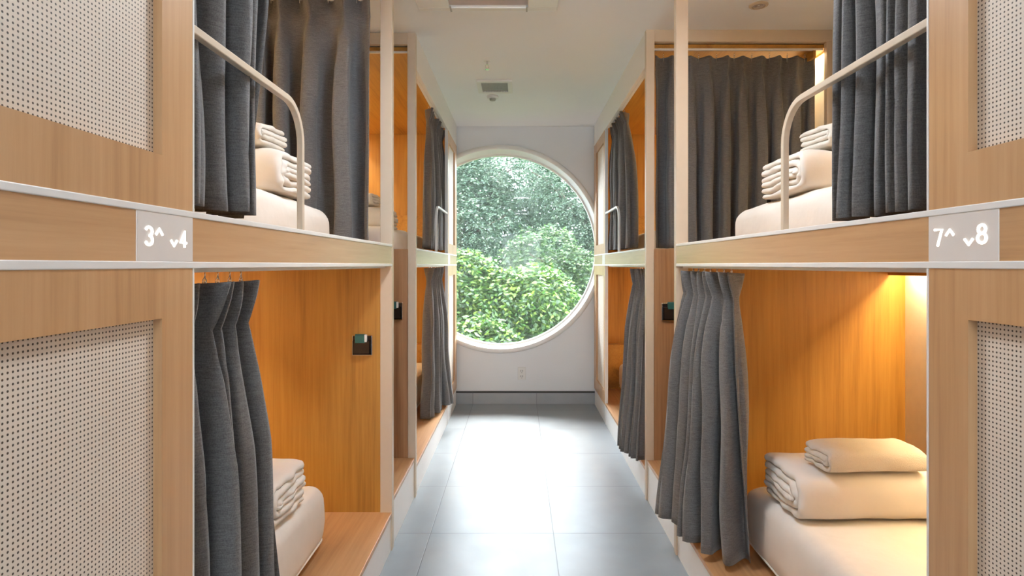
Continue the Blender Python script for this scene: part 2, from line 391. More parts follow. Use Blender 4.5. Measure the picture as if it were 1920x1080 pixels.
def bunk(side, y0, y1, ypan, open_end, fascia_z, label):
    """side -1 left, +1 right. ypan = (ya, yb) of the closed cane section. open_end = y side where curtain hangs"""
    s = side; xf = XL if s < 0 else XR
    root = empty('bunk_bed', (xf+s*.5, (y0+y1)/2, 0), label, 'bunk bed', 'built-in double bunks along the aisle')
    P = lambda o: xf+s*o
    D = 1.035; pw = .054 if y0 < 2 else .046
    near_open = open_end < (y0+y1)/2
    ye = open_end                                   # outer plane of the open end
    yin = ye+.032 if near_open else ye-.032
    yc = y1 if near_open else y0                    # closed end outer plane
    ycin = yc-.03 if near_open else yc+.03
    lo, hi = min(ye, yc), max(ye, yc)
    # plinth + platform
    MB().box((P(.006), lo+.002, 0), (P(.02), hi-.002, .155)).build('plinth', M['white'], root)
    MB().box((P(.0), lo+.002, .155), (P(D), hi-.002, .175)).build('platform', M['deck'], root, bevel=.002)
    MB().box((P(D), lo, 0), (P(D+.02), hi, CEIL)).build('back_panel', M['inner_wall'], root)
    # closed end
    MB().box((P(.022), yc, .175), (P(D), ycin, CEIL)).build('end_panel', M['oak_lamplit_z'], root)
    # open end: lower wooden panel
    MB().box((P(pw-.004), ye, .175), (P(D), yin, 1.40)).build('end_panel', M['oak_lamplit_z'] if not near_open else M['oak_shaded_z'], root)
    # posts
    MB().box((P(-.001), ye, 0), (P(pw), ye+(.036 if near_open else -.036), CEIL)).build('post', M['cream'], root, bevel=.002)
    MB().box((P(D-.03), ye, 1.40), (P(D), yin, CEIL-.066)).build('post', M['cream'], root, bevel=.002)
    MB().box((P(pw), ye, CEIL-.066), (P(D), ye+(.036 if near_open else -.036), CEIL)).build('top_beam', M['cream'], root, bevel=.002)
    # deck
    MB().box((P(.022), min(yin, ycin), 1.315), (P(D), max(yin, ycin), 1.36)).build('upper_deck', M['oak_lamplit_y'], root)
    ra, rb = (ye+.036, yc) if near_open else (yc, ye-.036)
    MB().box((P(.0004), ra, 1.316), (P(.022), rb, 1.394)).build('deck_rail', M['oak_y'], root)
    for z0, z1 in ((1.304, 1.316), (1.394, 1.405)):
        MB().box((P(-.002), ra, z0), (P(.024), rb, z1)).build('rail_trim', M['white'], root, bevel=.0015)
    # canopy
    MB().box((P(.022), min(yin, ycin), CEIL-.09), (P(D), max(yin, ycin), CEIL-.07)).build('canopy_panel', M['oak_lamplit_y'], root)
    MB().box((P(0), ra, fascia_z), (P(.022), rb, CEIL)).build('fascia', M['white'], root, bevel=.002)
    # cane panels
    ya, yb = ypan
    for z0, z1, a, b in ((1.405, fascia_z, 1.489, fascia_z-.09), (.175, 1.304, .26, 1.223)):
        panel(root, s, xf, ya, yb, z0, z1, ya+.09, yb-.09, a, b)
    ye_ = yb if not near_open else ya
    for z0, z1 in ((1.405, fascia_z), (.0, 1.304)):
        MB().box((P(-.001), ye_-.002, z0), (P(.024), ye_+.002, z1)).build('edge_strip', M['white'], root)
    if near_open:
        MB().box((P(0), yb, .175), (P(.022), yc, 1.304)).build('filler_strip', M['oak_z'], root)
        MB().box((P(0), yb, 1.405), (P(.022), yc, fascia_z)).build('filler_strip', M['oak_z'], root)
    # headboard ledge at the closed end
    h0, h1 = (ycin-.10, ycin) if near_open else (ycin, ycin+.10)
    for z in (.175, 1.36):
        MB().box((P(.024), h0, z), (P(D), h1, z+.405)).build('headboard_ledge', M['oak_lamplit_y'], root, bevel=.002)
    # light valance and strip
    l0, l1 = min(yin, ycin)+.01, max(yin, ycin)-.01
    for z, e, nm in ((1.315, LED_LOW, 'lower'), (CEIL-.09, LED_UP, 'upper')):
        MB().box((P(D-.085), l0, z-.05), (P(D-.07), l1, z)).build('light_valance', M['oak_lamplit_y'], root)
        d = bpy.data.lights.new('led_strip', 'AREA'); d.shape = 'RECTANGLE'; d.size = .03; d.size_y = l1-l0-.12
        d.energy = e; d.color = LED_COL
        o = bpy.data.objects.new('led_strip', d); C.objects.link(o); o.parent = root
        o.location = Vector((P(D-.035), (l0+l1)/2, z-.006))-root.location
    # curtain tracks
    t0, t1 = (ye+.036, ya+.0) if near_open else (yb, ye-.036)
    MB().box((P(.030), t0, 1.296), (P(.048), t1, 1.3145)).build('curtain_track', M['white'], root)
    MB().box((P(.030), t0, fascia_z+.01), (P(.048), t1, fascia_z+.025)).build('curtain_track', M['white'], root)
    e0, e1 = (ye+.038, ye+.054) if near_open else (ye-.054, ye-.038)
    MB().box((P(pw-.01), e0, 2.52), (P(D-.03), e1, 2.544)).build('curtain_track', M['white'], root, bevel=.003)
    # guard rail
    if near_open: gy, gp = 4.15, ya
    else: gy, gp = 1.568, yb
    sg = 1 if gp > gy else -1
    zt = 1.735; R = .10; pts = [(P(.010), gy, 1.404), (P(.010), gy, zt-R)]
    for k in range(1, 9):
        a = math.pi/2*k/8
        pts.append((P(.010), gy+sg*(R-R*math.cos(a)), zt-R+R*math.sin(a)))
    pts.append((P(.010), gp, zt))
    MB().tube(pts, .0080, sq=True).build('guard_rail', M['cream'] if not near_open else M['white'], root, bevel=.002)
    return root

bLn = bunk(-1, .40, 2.69, (.43, 1.032), 2.69, 2.545, 'left double bunk bed nearest the camera, signed 3 and 4')
bRn = bunk(+1, .38, 2.645, (.41, 1.006), 2.645, 2.545, 'right double bunk bed nearest the camera, signed 7 and 8')
bLf = bunk(-1, 3.26, 5.44, (4.75, 5.38), 3.26, 2.425, 'left double bunk bed farther back, beside the round window')
bRf = bunk(+1, 3.22, 5.44, (4.75, 5.38), 3.22, 2.425, 'right double bunk bed farther back, with dark end curtain')

# number signs
def chevron(root, s, xs, yc, zc, wd, ht, up):
    b = MB(); hw = wd/2; hh = ht/2; q = 1 if up else -1
    b.tube([(xs, yc-hw, zc-hh*q), (xs, yc, zc+hh*q), (xs, yc+hw, zc-hh*q)], .0021, 8)
    o = b.build('arrow', M['glow'], root); return o
def arc(cx, cz, rx, rz, a0, a1, n=14):
    return [(cx+rx*math.cos(math.radians(a0+(a1-a0)*k/n)), cz+rz*math.sin(math.radians(a0+(a1-a0)*k/n))) for k in range(n+1)]
GLYPH = {'3': [arc(0, .0068, .0078, .0068, 160, -80)+arc(0, -.0070, .0086, .0074, 85, -160)],
         '7': [[(-.0085, .0136), (.0085, .0136), (-.0015, -.0140)]],
         '4': [[(.0035, -.0140), (.0035, .0140), (-.0090, -.0060), (.0090, -.0060)]],
         '8': [arc(0, .0070, .0070, .0066, 0, 360, 22), arc(0, -.0068, .0084, .0074, 0, 360, 22)]}
def digit(root, s, ch, xs, yc, zc):
    b = MB(); d = 1 if s < 0 else -1
    for line in GLYPH[ch]:
        b.tube([(xs, yc+d*u, zc+v) for u, v in line], .0022, 8)
    return b.build('numeral', M['glow'], root)
def sign(root, s, ya, yb, items):
    xf = XL if s < 0 else XR
    pl = MB().box((xf+s*.004, ya, 1.316), (xf-s*.0008, yb, 1.394)).build('number_sign', M['sign'], root, bevel=.001)
    pl['label'] = 'frosted lit number sign'
    xs = xf-s*.0015
    for it in items:
        if it[0] == 'd': digit(pl, s, it[1], xs, it[2], it[3])
        else: chevron(pl, s, xs, it[2], it[3], .017, .0095, it[1])
    return pl
sign(bLn, -1, .878, 1.030, [('d', '3', .906, 1.356), ('a', True, .932, 1.3635), ('a', False, .972, 1.3465), ('d', '4', .999, 1.354)])
sign(bRn, +1, .857, 1.004, [('d', '7', .979, 1.356), ('a', True, .953, 1.3635), ('a', False, .913, 1.3465), ('d', '8', .887, 1.358)])
sign(bLf, -1, 4.76, 4.91, []); sign(bRf, +1, 4.76, 4.91, [])

# raised steps between the bunks
for s, xf, ya, yb, lab in ((-1, XL, 2.692, 3.258, 'low wooden step platform between the two left bunks'),
                           (1, XR, 2.647, 3.218, 'low wooden step platform between the two right bunks')):
    P = lambda o: xf+s*o
    r = empty('step_platform', (P(.5), (ya+yb)/2, 0), lab, 'platform', None)
    MB().box((P(.004), ya, .205), (P(1.05), yb, .225)).build('step_board', M['deck'], r, bevel=.002)
    MB().box((P(.008), ya, 0), (P(.022), yb, .205)).build('riser', M['white'], r)

# ------------------------------------------------------------------ bedding
def rounded(b, c, sx, sy, sz, r, nx, ny, nz, fn=None):
    """soft box centred on c; grid shell with rounded edges"""
    def axis(n, h):
        k = max(2, n//6); e = [ -h + r*(1-math.cos(math.pi/2*i/5)) for i in range(5)]
        m = [-(h-r)+2*(h-r)*i/n for i in range(n+1)]
        return e+m+[-q for q in e[::-1]]
    X, Y, Z = axis(nx, sx/2), axis(ny, sy/2), axis(nz, sz/2)
    hx, hy, hz = sx/2, sy/2, sz/2
    idx = {}; vs = []; fs = []
    def vid(p):
        k = (round(p[0], 6), round(p[1], 6), round(p[2], 6))
        if k in idx: return idx[k]
        q = [max(-h+r, min(h-r, v)) for v, h in zip(p, (hx, hy, hz))]
        d = Vector([p[i]-q[i] for i in range(3)])
        if d.length > 1e-9: d = d.normalized()*r
        w_ = Vector(q)+d
        if fn: w_ = fn(w_)
        idx[k] = len(vs); vs.append((c[0]+w_.x, c[1]+w_.y, c[2]+w_.z)); return idx[k]
    for (A, B, ax) in ((X, Y, 2), (X, Z, 1), (Y, Z, 0)):
        for sgn in (-1, 1):
            h = (hx, hy, hz)[ax]*sgn
            for i in range(len(A)-1):
                for j in range(len(B)-1):
                    q = []
                    for a_, b_ in ((A[i], B[j]), (A[i+1], B[j]), (A[i+1], B[j+1]), (A[i], B[j+1])):
                        q.append(vid((a_, b_, h) if ax == 2 else (a_, h, b_) if ax == 1 else (h, a_, b_)))
                    if len(set(q)) == 4: fs.append(tuple(q))
    return b.add(vs, fs)
def mattress(side, ya, yb, z, h, label):
    xf = XL if side < 0 else XR
    x0, x1 = xf+side*.195, xf+side*1.028
    cx, cy = (x0+x1)/2, (ya+yb)/2
    r = empty('mattress', (cx, cy, z), label, 'mattress', 'white mattresses on the bunks')
    def fn(p):
        q = Vector((p.x*6, p.y*6, p.z*6+z*9+side*5))
        k = noise.noise(q)*.007 + noise.noise(q*3.2)*.0025
        dome = .014*(1-(2*p.y/(yb-ya))**2) if p.z > 0 else 0
        v = p.copy()
        if p.z > -h/2+.01: v.z += k+dome
        bul = 1-min(1, abs(p.z)/(h/2))**2
        v.y += (1 if p.y > 0 else -1)*.012*bul*(abs(p.y) > (yb-ya)/2-.08)
        v.x += (noise.noise(Vector((3, p.y*9, p.z*30)))*.004+.008*bul*(1 if p.x > 0 else -1))*(abs(p.x) > abs(x1-x0)/2-.07)
        return v
    b = MB(); rounded(b, (cx, cy, z+h/2+.001), abs(x1-x0)-.02, yb-ya-.02, h-.004, min(.055, h*.42), 14, 40, 3, fn)
    b.build('fitted_sheet', M['linen'], r, smooth=True)
    # piping round the base
    rr = .06; pts = []
    hx, hy = abs(x1-x0)/2-.008, (yb-ya)/2-.008
    for (sx_, sy_, a0) in ((1, 1, 0), (-1, 1, 90), (-1, -1, 180), (1, -1, 270)):
        for k in range(7):
            a = math.radians(a0+15*k)
            pts.append((cx+sx_*(hx-rr)+rr*math.cos(a), cy+sy_*(hy-rr)+rr*math.sin(a), z+.035))
    MB().tube(pts, .004, 6, closed=True).build('piping', M['linen'], r, smooth=True)
    return r
LM, UM = (.178, .25), (1.362, .18)
mattress(-1, .60, 2.36, LM[0], LM[1], 'mattress on the lower left bunk nearest the camera')
mattress(+1, .58, 2.36, LM[0], LM[1], 'lamplit mattress on the lower right bunk nearest the camera')
mattress(-1, .60, 2.42, UM[0], UM[1], 'mattress on the upper left bunk nearest the camera')
mattress(+1, .58, 2.47, UM[0], UM[1], 'mattress on the upper right bunk nearest the camera')
mattress(-1, 3.50, 5.29, LM[0], LM[1], 'mattress on the lower left bunk by the round window')
mattress(+1, 3.50, 5.29, LM[0], LM[1], 'mattress on the lower right bunk by the round window')
mattress(-1, 3.42, 5.29, UM[0], UM[1], 'mattress on the upper left bunk by the round window')
mattress(+1, 3.55, 5.29, UM[0], UM[1], 'mattress on the upper right bunk by the round window')

def folded(name, side, xa, xb, ya, yb, z, h, layers, mat, seed, label, cat, group, skew=0, rag=.006):
    """a folded textile: nested C-shaped layers in (y,z), front fold towards the camera, swept along x"""
    cx, cy = (xa+xb)/2, (ya+yb)/2
    root = empty(name, (cx, cy, z), label, cat, group)
    root.rotation_euler = (0, 0, skew)
    b = MB(); nl = layers; t = h/(2*nl)
    for L in range(nl):
        zo0, zo1 = z+L*t, z+h-L*t            # outer z range of this C
        yf = ya+L*t*1.0                       # its front
        rO = (zo1-zo0)/2; zc_ = (zo0+zo1)/2; rI = max(rO-t*.96, .0008)
        ns, na = 9, 10
        rx = min(rO, .06)
        cl = []   # centreline param: list of (outer pt, inner pt)
        yback = yb-random.Random(seed+L).uniform(0, .02)
        for k in range(ns):
            y = yback+(yf+rx-yback)*k/ns; cl.append(((y, zo1), (y, zc_+rI)))
        for k in range(na+1):
            a = math.pi/2+math.pi*k/na
            sx_ = abs(math.cos(a))**.8*(-1); sz_ = math.sin(a)
            sz_ = math.copysign(abs(sz_)**.75, sz_)
            cl.append(((yf+rx+rx*sx_, zc_+rO*sz_), (yf+rx+max(rx-t, .001)*sx_, zc_+rI*sz_)))
        for k in range(1, ns+1):
            y = yf+rx+(yback-yf-rx)*k/ns; cl.append(((y, zo0), (y, zc_-rI)))
        m = len(cl); prof = [p[0] for p in cl]+[p[1] for p in cl[::-1]]
        NX = 26; vs = []
        for i in range(NX+1):
            u = i/NX; e = abs(2*u-1)
            for k, (y, zz) in enumerate(prof):
                endpull = rag*noise.noise(Vector((seed+L*3.1, y*34, zz*60)))*3.2+(-.004+.003*L)
                x = xa+(xb-xa)*u
                if u < .12: x -= (1 if xb > xa else -1)*endpull*(1-u/.12)
                if u > .88: x += (1 if xb > xa else -1)*endpull*((u-.88)/.12)
                ed = max(0, (e-.82)/.18)**2           # edges slump together
                q = Vector((x*7+seed, y*7, zz*7))
                dz = noise.noise(q)*.009 + noise.noise(q*2.7)*.004 + noise.noise(Vector((x*60, y*45, zz*20+seed)))*.0022*(.3+ed)
                if zz > z+h*.5: dz -= ed*.010*(h/.15)
                dy = noise.noise(Vector((x*9, zz*12, seed)))*.006
                dzz = noise.noise(Vector((x*40, y*30, seed+L)))*.003*ed
                zz2 = max(z+.001 if zz <= z+.003 else z+.004, zz+(dz+dzz if zz > z+.01 else abs(dz)*.3))
                vs.append((x, y+dy, zz2))
        n_ = len(prof); fs = []
        for i in range(NX):
            for k in range(n_):
                fs.append((i*n_+k, i*n_+(k+1) % n_, (i+1)*n_+(k+1) % n_, (i+1)*n_+k))
        for off in (0, NX*n_):
            for k in range(m-1):
                fs.append((off+k, off+k+1, off+n_-2-k, off+n_-1-k))
        b.add(vs, fs)
    kid = 'duvet_cover' if name == 'folded_duvet' else 'towel_cloth'
    o = b.build(kid, mat, root, smooth=True, subsurf=1)
    return root
gD, gT = 'folded duvets on the bunks', 'folded towels on the duvets'
def stack(side, zt, y0, y1, w0, w1, hh, seed, where, tz=.07, tx=(.09, .45), ty=(.0, .17), th=.075):
    xf = XL if side < 0 else XR
    folded('folded_duvet', side, xf+side*w0, xf+side*w1, y0, y1, zt+.008, hh, 3, M['linen'], seed,
           'thick folded white duvet on the '+where, 'duvet', gD, rag=.007)
    folded('folded_towel', side, xf+side*(w0+tx[0]), xf+side*(w0+tx[1]), y0+ty[0], y0+ty[1], zt+hh+.020, th, 2, M['towel'], seed+50,
           'folded white towel topping the duvet on the '+where, 'towel', gT, skew=side*.05)
stack(+1, .435, 1.93, 2.22, .225, .80, .155, 3, 'lower right bunk nearest the camera')
stack(-1, .435, 1.84, 2.15, .205, .80, .155, 11, 'lower left bunk nearest the camera', ty=(.03, .2), tx=(.10, .42))
stack(+1, UM[0]+UM[1]+.004, 1.86, 2.20, .20, .80, .135, 23, 'upper right bunk nearest the camera', ty=(.0, .2), tx=(.08, .45))
stack(-1, UM[0]+UM[1]+.006, 1.90, 2.20, .20, .80, .145, 31, 'upper left bunk nearest the camera', ty=(.0, .2), tx=(.055, .42))
stack(-1, UM[0]+UM[1]+.006, 3.75, 4.05, .26, .84, .135, 41, 'upper left bunk by the round window', ty=(.0, .2), tx=(.1, .45))

# ------------------------------------------------------------------ curtains
gC = 'charcoal curtains on the bunks'
def lerp_path(pts, u):
    if len(pts) == 1: return Vector(pts[0])
    L = [0]
    for a, c in zip(pts, pts[1:]): L.append(L[-1]+(Vector(c)-Vector(a)).length)
    d = u*L[-1]
    for i in range(len(pts)-1):
        if d <= L[i+1] or i == len(pts)-2:
            k = (d-L[i])/max(1e-9, L[i+1]-L[i]); return Vector(pts[i]).lerp(Vector(pts[i+1]), k)
def curtain(top, bot, zt, zb, nf, amp_t, amp_b, label, seed, mid=None, hooks=True, pinch=.45, ease=1.0, jag=.25, dr=.35):
    """top/bot: plan polylines [(x,y)..]; nf folds"""
    rnd = random.Random(seed)
    c = lerp_path([(p[0], p[1]) for p in top], .5)
    root = empty('curtain', (c[0], c[1], zt), label, 'curtain', gC)
    nu = nf*18; H = zt-zb; hd = .095
    zs = [0, .01, .03, .05, .07, .085, .095, .105, .12, .15, .2]; nvr = 26
    zs += [.2+(H-.2)*((k+1)/nvr) for k in range(nvr)]
    zs[-1] = H; zs.insert(-1, H-.05); zs.insert(-1, H-.045); zs.sort()
    wob = [rnd.uniform(-jag, jag) for _ in range(nf+2)]; am = [rnd.uniform(.7, 1.25) for _ in range(nf+2)]
    drift = [rnd.uniform(-dr, dr) for _ in range(nf+2)]
    vs = []
    def interp(a, x):
        i = max(0, min(len(a)-2, int(x))); k = x-i; k = k*k*(3-2*k); return a[i]*(1-k)+a[i+1]*k
    for z in zs:
        v = z/H; vv = v**ease
        for i in range(nu+1):
            u = i/nu; f = u*nf
            pt = lerp_path([Vector((*p, 0)) for p in top], u); pb = lerp_path([Vector((*p, 0)) for p in bot], u)
            P_ = pt.lerp(pb, vv)
            e = .01
            ta = lerp_path([Vector((*p, 0)) for p in top], min(1, u+e))-lerp_path([Vector((*p, 0)) for p in top], max(0, u-e))
            tb = lerp_path([Vector((*p, 0)) for p in bot], min(1, u+e))-lerp_path([Vector((*p, 0)) for p in bot], max(0, u-e))
            T = ta.lerp(tb, vv); T.normalize(); Nn = Vector((-T.y, T.x, 0))
            if Nn.dot(Vector((.066-P_.x, -.8, 0))) < 0: Nn = -Nn
            if mid:
                q = math.sin(math.pi*min(1, v)); P_ += Vector((mid[0], mid[1], 0))*q*(1-u if mid[2] == 0 else u if mid[2] == 1 else 1)
            fw = interp(wob, f)+interp(drift, f)*v
            ph = 2*math.pi*(f+fw)
            A = (amp_t*(1-v)+amp_b*v)*interp(am, f)
            hz = z/hd
            if hz < 1: pf = 1-(1-pinch)*max(0, hz)**1.5
            else: pf = pinch+(1-pinch)*min(1, (z-hd)/.28)**.8
            A *= pf
            sharp = max(0, 1-abs(z-hd)/.11)
            g = math.cos(ph); g2 = g if sharp == 0 else (g*(1-sharp)+(2*((g+1)/2)**3-1)*sharp)
            sp = (ta.lerp(tb, vv)).length/(2*e)/nf if u > .02 and u < .98 else 0
            om = (.13*min(1, max(0, z-hd)/.25)-.05*sharp)*interp(am, f)
            off = Nn*A*g2 + T*(om*sp*math.sin(2*ph)) + Nn*A*.22*math.sin(2.31*ph+seed+v*2)*(1-sharp)
            off += T*sp*.25*noise.noise(Vector((f*.8+seed*3, v*3.0, 2)))*min(1, v*4)*dr/.35
            off += Nn*noise.noise(Vector((u*3+seed, v*2.5, 0)))*.02*v
            zz = zt-z
            if z == H: zz += noise.noise(Vector((u*6, seed, 1)))*.006
            if z < .02: zz += -.006*abs(math.sin(ph/2))+.004
            vs.append((P_.x+off.x, P_.y+off.y, zz))
    n_ = nu+1; fs = []
    for r_ in range(len(zs)-1):
        for i in range(nu):
            fs.append((r_*n_+i, r_*n_+i+1, (r_+1)*n_+i+1, (r_+1)*n_+i))
    MB().add(vs, fs).build('curtain_fabric', M['fabric'], root, smooth=True, solid=.0022)
    if hooks:
        hm = None
        for k in range(nf):
            p = lerp_path([Vector((*q, 0)) for q in top], (k+.5)/nf)
            if hm is None:
                b = MB(); base = Vector((p.x, p.y, zt))
                b.tube([base+Vector((0, .007*math.cos(a), .004+.007*math.sin(a))) for a in [2*math.pi*j/12 for j in range(12)]], .0013, 6, closed=True)
                b.tube([base+Vector((0, 0, .010)), base+Vector((.001, 0, .018)), base+Vector((0, 0, .024))], .0018, 6)
                b.tube([base+Vector((0, .004, -.03)), base+Vector((0, .004, .0)), base+Vector((0, 0, .005))], .0012, 6)
                ho = b.build('curtain_hook', M['chrome'], root, smooth=True); hm = (ho, p)
            else:
                h2 = hm[0].copy(); C.objects.link(h2); h2.parent = root
                h2.location = hm[0].location+Vector((p.x-hm[1].x, p.y-hm[1].y, 0))
    return root
def L_(o): return XL-o
def R_(o): return XR+o
curtain([(L_(.075), 1.060), (L_(.075), 1.49)], [(L_(.075), 1.060), (L_(.075), 1.43)], 2.535, 1.425, 5, .045, .048, 'grey curtain on the aisle side of the upper left bunk above sign 3', 1)
curtain([(L_(.082), 2.595), (-1.56, 2.595)], [(L_(.082), 2.585), (-1.50, 2.585)], 2.515, 1.385, 7, .040, .055, 'brown-looking curtain closing the end of the upper left bunk', 2, jag=.12, dr=.2)
curtain([(L_(.065), 1.060), (L_(.065), 1.37)], [(L_(.065), 1.060), (L_(.045), 1.435)], 1.272, .195, 6, .046, .056, 'pleated curtain on the lower left bunk below sign 4', 3)
curtain([(R_(.068), 1.385), (R_(.068), 1.03)], [(R_(.066), 1.375), (R_(.066), 1.03)], 2.535, 1.415, 7, .036, .040, 'blue-grey curtain on the upper right bunk above sign 7', 4)
curtain([(R_(.050), 2.56), (R_(.050), 2.03)], [(R_(-.030), 2.59), (R_(.010), 2.27), (R_(.130), 2.13)], 1.282, .205, 7, .046, .056, 'pleated curtain of the lower right bunk flaring into the aisle', 5, ease=.8)
curtain([(R_(.070), 3.325), (R_(.985), 3.325)], [(R_(.075), 3.33), (R_(.965), 3.33)], 2.505, 1.41, 9, .016, .050, 'dark wide curtain closing the end of the far upper right bunk', 6, pinch=1.0, jag=.06, dr=.12)
curtain([(L_(.068), 4.12), (L_(.068), 4.82)], [(L_(.068), 4.0), (L_(.060), 4.84)], 2.43, 1.43, 7, .038, .040, 'bunched curtain on the far upper left bunk', 7)
curtain([(R_(.068), 4.22), (R_(.068), 4.82)], [(R_(.068), 3.98), (R_(.068), 4.80)], 2.43, 1.43, 7, .038, .040, 'bunched curtain on the far upper right bunk', 8, mid=(0, -.16, 0))
curtain([(L_(.052), 4.06), (L_(.052), 4.74)], [(L_(.09), 4.18), (L_(-.02), 4.90)], 1.29, .195, 7, .04, .045, 'light-struck curtain on the far lower left bunk', 9)
curtain([(R_(.050), 3.32), (R_(.050), 3.72)], [(R_(.0), 3.30), (R_(-.07), 3.58)], 1.285, .195, 6, .036, .042, 'narrow pleated curtain on the far lower right bunk', 10)

# ------------------------------------------------------------------ card switches
def card_switch(x, y, z, w_, lab, lab2, cardx, stripe=True, cw=.048):
    r = empty('card_switch', (x, y, z), lab, 'card switch', 'black key card switches on the wood panels')
    h = w_/2
    MB().box((x-h-.003, y-.006, z-h-.003), (x+h+.003, y, z+h+.003)).build('bezel', M['chrome'], r, bevel=.002)
    b = MB().box((x-h, y-.010, z-h), (x+h, y-.006, z+h)).box((x-h+.003, y-.022, z-h+.003), (x+h-.003, y-.018, z+h-.020))
    b.box((x-h+.003, y-.022, z-h+.003), (x-h+.008, y-.008, z+h-.020)).box((x+h-.008, y-.022, z-h+.003), (x+h-.003, y-.008, z+h-.020)).box((x-h+.003, y-.022, z-h+.003), (x+h-.003, y-.008, z-h+.008))
    b.build('card_pocket', M['black'], r, bevel=.001)
    k = empty('key_card', (cardx, y-.014, z), lab2, 'key card', 'teal key cards in the switches')
    MB().box((cardx-cw/2, y-.0155, z-h+.012), (cardx+cw/2, y-.0135, z+h+.010)).build('card_body', M['teal'], k, bevel=.0006)
    MB().box((cardx-cw/2+.001, y-.024, z+h-.030), (cardx+cw/2-.001, y-.0158, z+h+.007)).build('card_clip', M['teal'], k, bevel=.001)
    if stripe:
        MB().box((cardx+cw/2-.003, y-.025, z+h-.026), (cardx+cw/2+.008, y-.016, z+h+.008)).build('label_strip', M['plastic'], k, bevel=.001)
card_switch(-.716, 2.6575, .942, .086, 'black card switch inside the near lower left bunk', 'teal key card with white strip, near lower left bunk', -.722)
card_switch(-.700, 3.260, 1.050, .092, 'black card switch beside the left step platform', 'dark teal key card beside the left step platform', -.704)
card_switch(.845, 3.220, 1.050, .092, 'black card switch beside the right step platform', 'dark teal key card beside the right step platform', .850)

# ------------------------------------------------------------------ ceiling and wall fittings
r = empty('ceiling_air_conditioner', (-.155, 2.58, CEIL), 'white cassette air conditioner in the ceiling at the top edge', 'air conditioner')
b = MB(); xa, xb, ya, yb = -.505, .197, 2.23, 2.935; z = CEIL-.022
b.box((xa, ya, z), (xb, ya+.05, CEIL)); b.box((xa, yb-.035, z), (xb, yb, CEIL)); b.box((xa, ya+.05, z), (xa+.16, yb-.035, CEIL)); b.box((xb-.15, ya+.05, z), (xb, yb-.035, CEIL))
b.build('cassette_frame', M['plastic'], r, bevel=.004)
b = MB().box((xa+.16, ya+.05, CEIL-.006), (xb-.15, yb-.035, CEIL)); b.build('air_outlet', M['pink_grey'], r)
b = MB()
for k in range(12): b.box((xa+.17, ya+.09+k*.045, z+.004), (xb-.16, ya+.098+k*.045, CEIL-.006))
b.build('intake_grille', M['grey_grille'], r)
for x in (xa+.165, xb-.155): MB().box((x-.004, yb-.06, z-.004), (x+.004, yb+.001, z+.002)).build('clip', M['grey_grille'], r)

r = empty('sprinkler_head', (-.20, 3.70, CEIL), 'small chrome sprinkler hanging from the ceiling', 'sprinkler')
MB().disc((-.20, 3.70, CEIL-.006), .022, .006).build('escutcheon', M['plastic'], r)
b = MB().disc((-.20, 3.70, CEIL-.030), .007, .026, n=16); b.tube([(-.209, 3.7, CEIL-.03), (-.211, 3.7, CEIL-.045), (-.20, 3.7, CEIL-.056), (-.189, 3.7, CEIL-.045), (-.191, 3.7, CEIL-.03)], .0018)
b.disc((-.20, 3.70, CEIL-.060), .014, .003, n=16); b.build('sprinkler_body', M['chrome'], r)

r = empty('ceiling_vent', (-.17, 4.22, CEIL), 'rectangular exhaust vent with grey grille in the ceiling', 'vent')
b = MB(); xa, xb, ya, yb = -.300, -.045, 4.085, 4.375; z = CEIL-.014
b.box((xa, ya, z), (xb, ya+.035, CEIL)).box((xa, yb-.035, z), (xb, yb, CEIL)).box((xa, ya+.035, z), (xa+.032, yb-.035, CEIL)).box((xb-.032, ya+.035, z), (xb, yb-.035, CEIL))
b.build('vent_frame', M['plastic'], r, bevel=.002)
MB().box((xa+.03, ya+.03, CEIL-.003), (xb-.03, yb-.03, CEIL)).build('vent_backing', M['grey_grille'], r)
b = MB()
for k in range(16): b.box((xa+.036+k*.0118, ya+.036, z+.003), (xa+.0395+k*.0118, yb-.036, CEIL-.003))
b.build('grille', M['grey_grille'], r)
r = empty('smoke_detector', (-.20, 4.49, CEIL), 'small round detector in the ceiling just beyond the vent', 'detector')
MB().ring((-.20, 4.49, CEIL), 'Z', [(.0005, -.0), (.044, 0), (.044, -.012), (.038, -.02), (.0005, -.02)], 32).build('detector_body', M['plastic'], r)
MB().ring((-.20, 4.49, CEIL-.02), 'Z', [(.0005, 0), (.026, 0), (.022, -.014), (.0005, -.016)], 32).build('sensor_cap', M['grey_grille'], r)
r = empty('downlight', (1.21, 2.915, CEIL), 'round recessed downlight in the ceiling above the right bunks', 'light')
MB().ring((1.21, 2.915, CEIL), 'Z', [(.032, 0), (.046, 0), (.046, -.004), (.032, -.008)], 40).build('trim_ring', M['cream'], r)
b = MB()
for rr_ in (.028, .020, .012): b.ring((1.21, 2.915, CEIL), 'Z', [(rr_-.003, -.001), (rr_, -.001), (rr_, -.006), (rr_-.003, -.006)], 32)
b.build('baffle', M['pink_grey'], r)
r = empty('wall_outlet', (.032, FAR, .287), 'white wall socket below the round window', 'outlet')
MB().box((-.006, FAR-.008, .227), (.070, FAR, .347)).build('face_plate', M['plastic'], r, bevel=.003)
b = MB()
for z in (.262, .312):
    b.box((.022, FAR-.010, z-.008), (.026, FAR-.007, z+.008)).box((.038, FAR-.010, z-.008), (.042, FAR-.007, z+.008)).disc((.032, FAR-.010, z-.017), .003, .003, 'Y', 12)
b.build('socket_slots', M['dark_slot'], r)
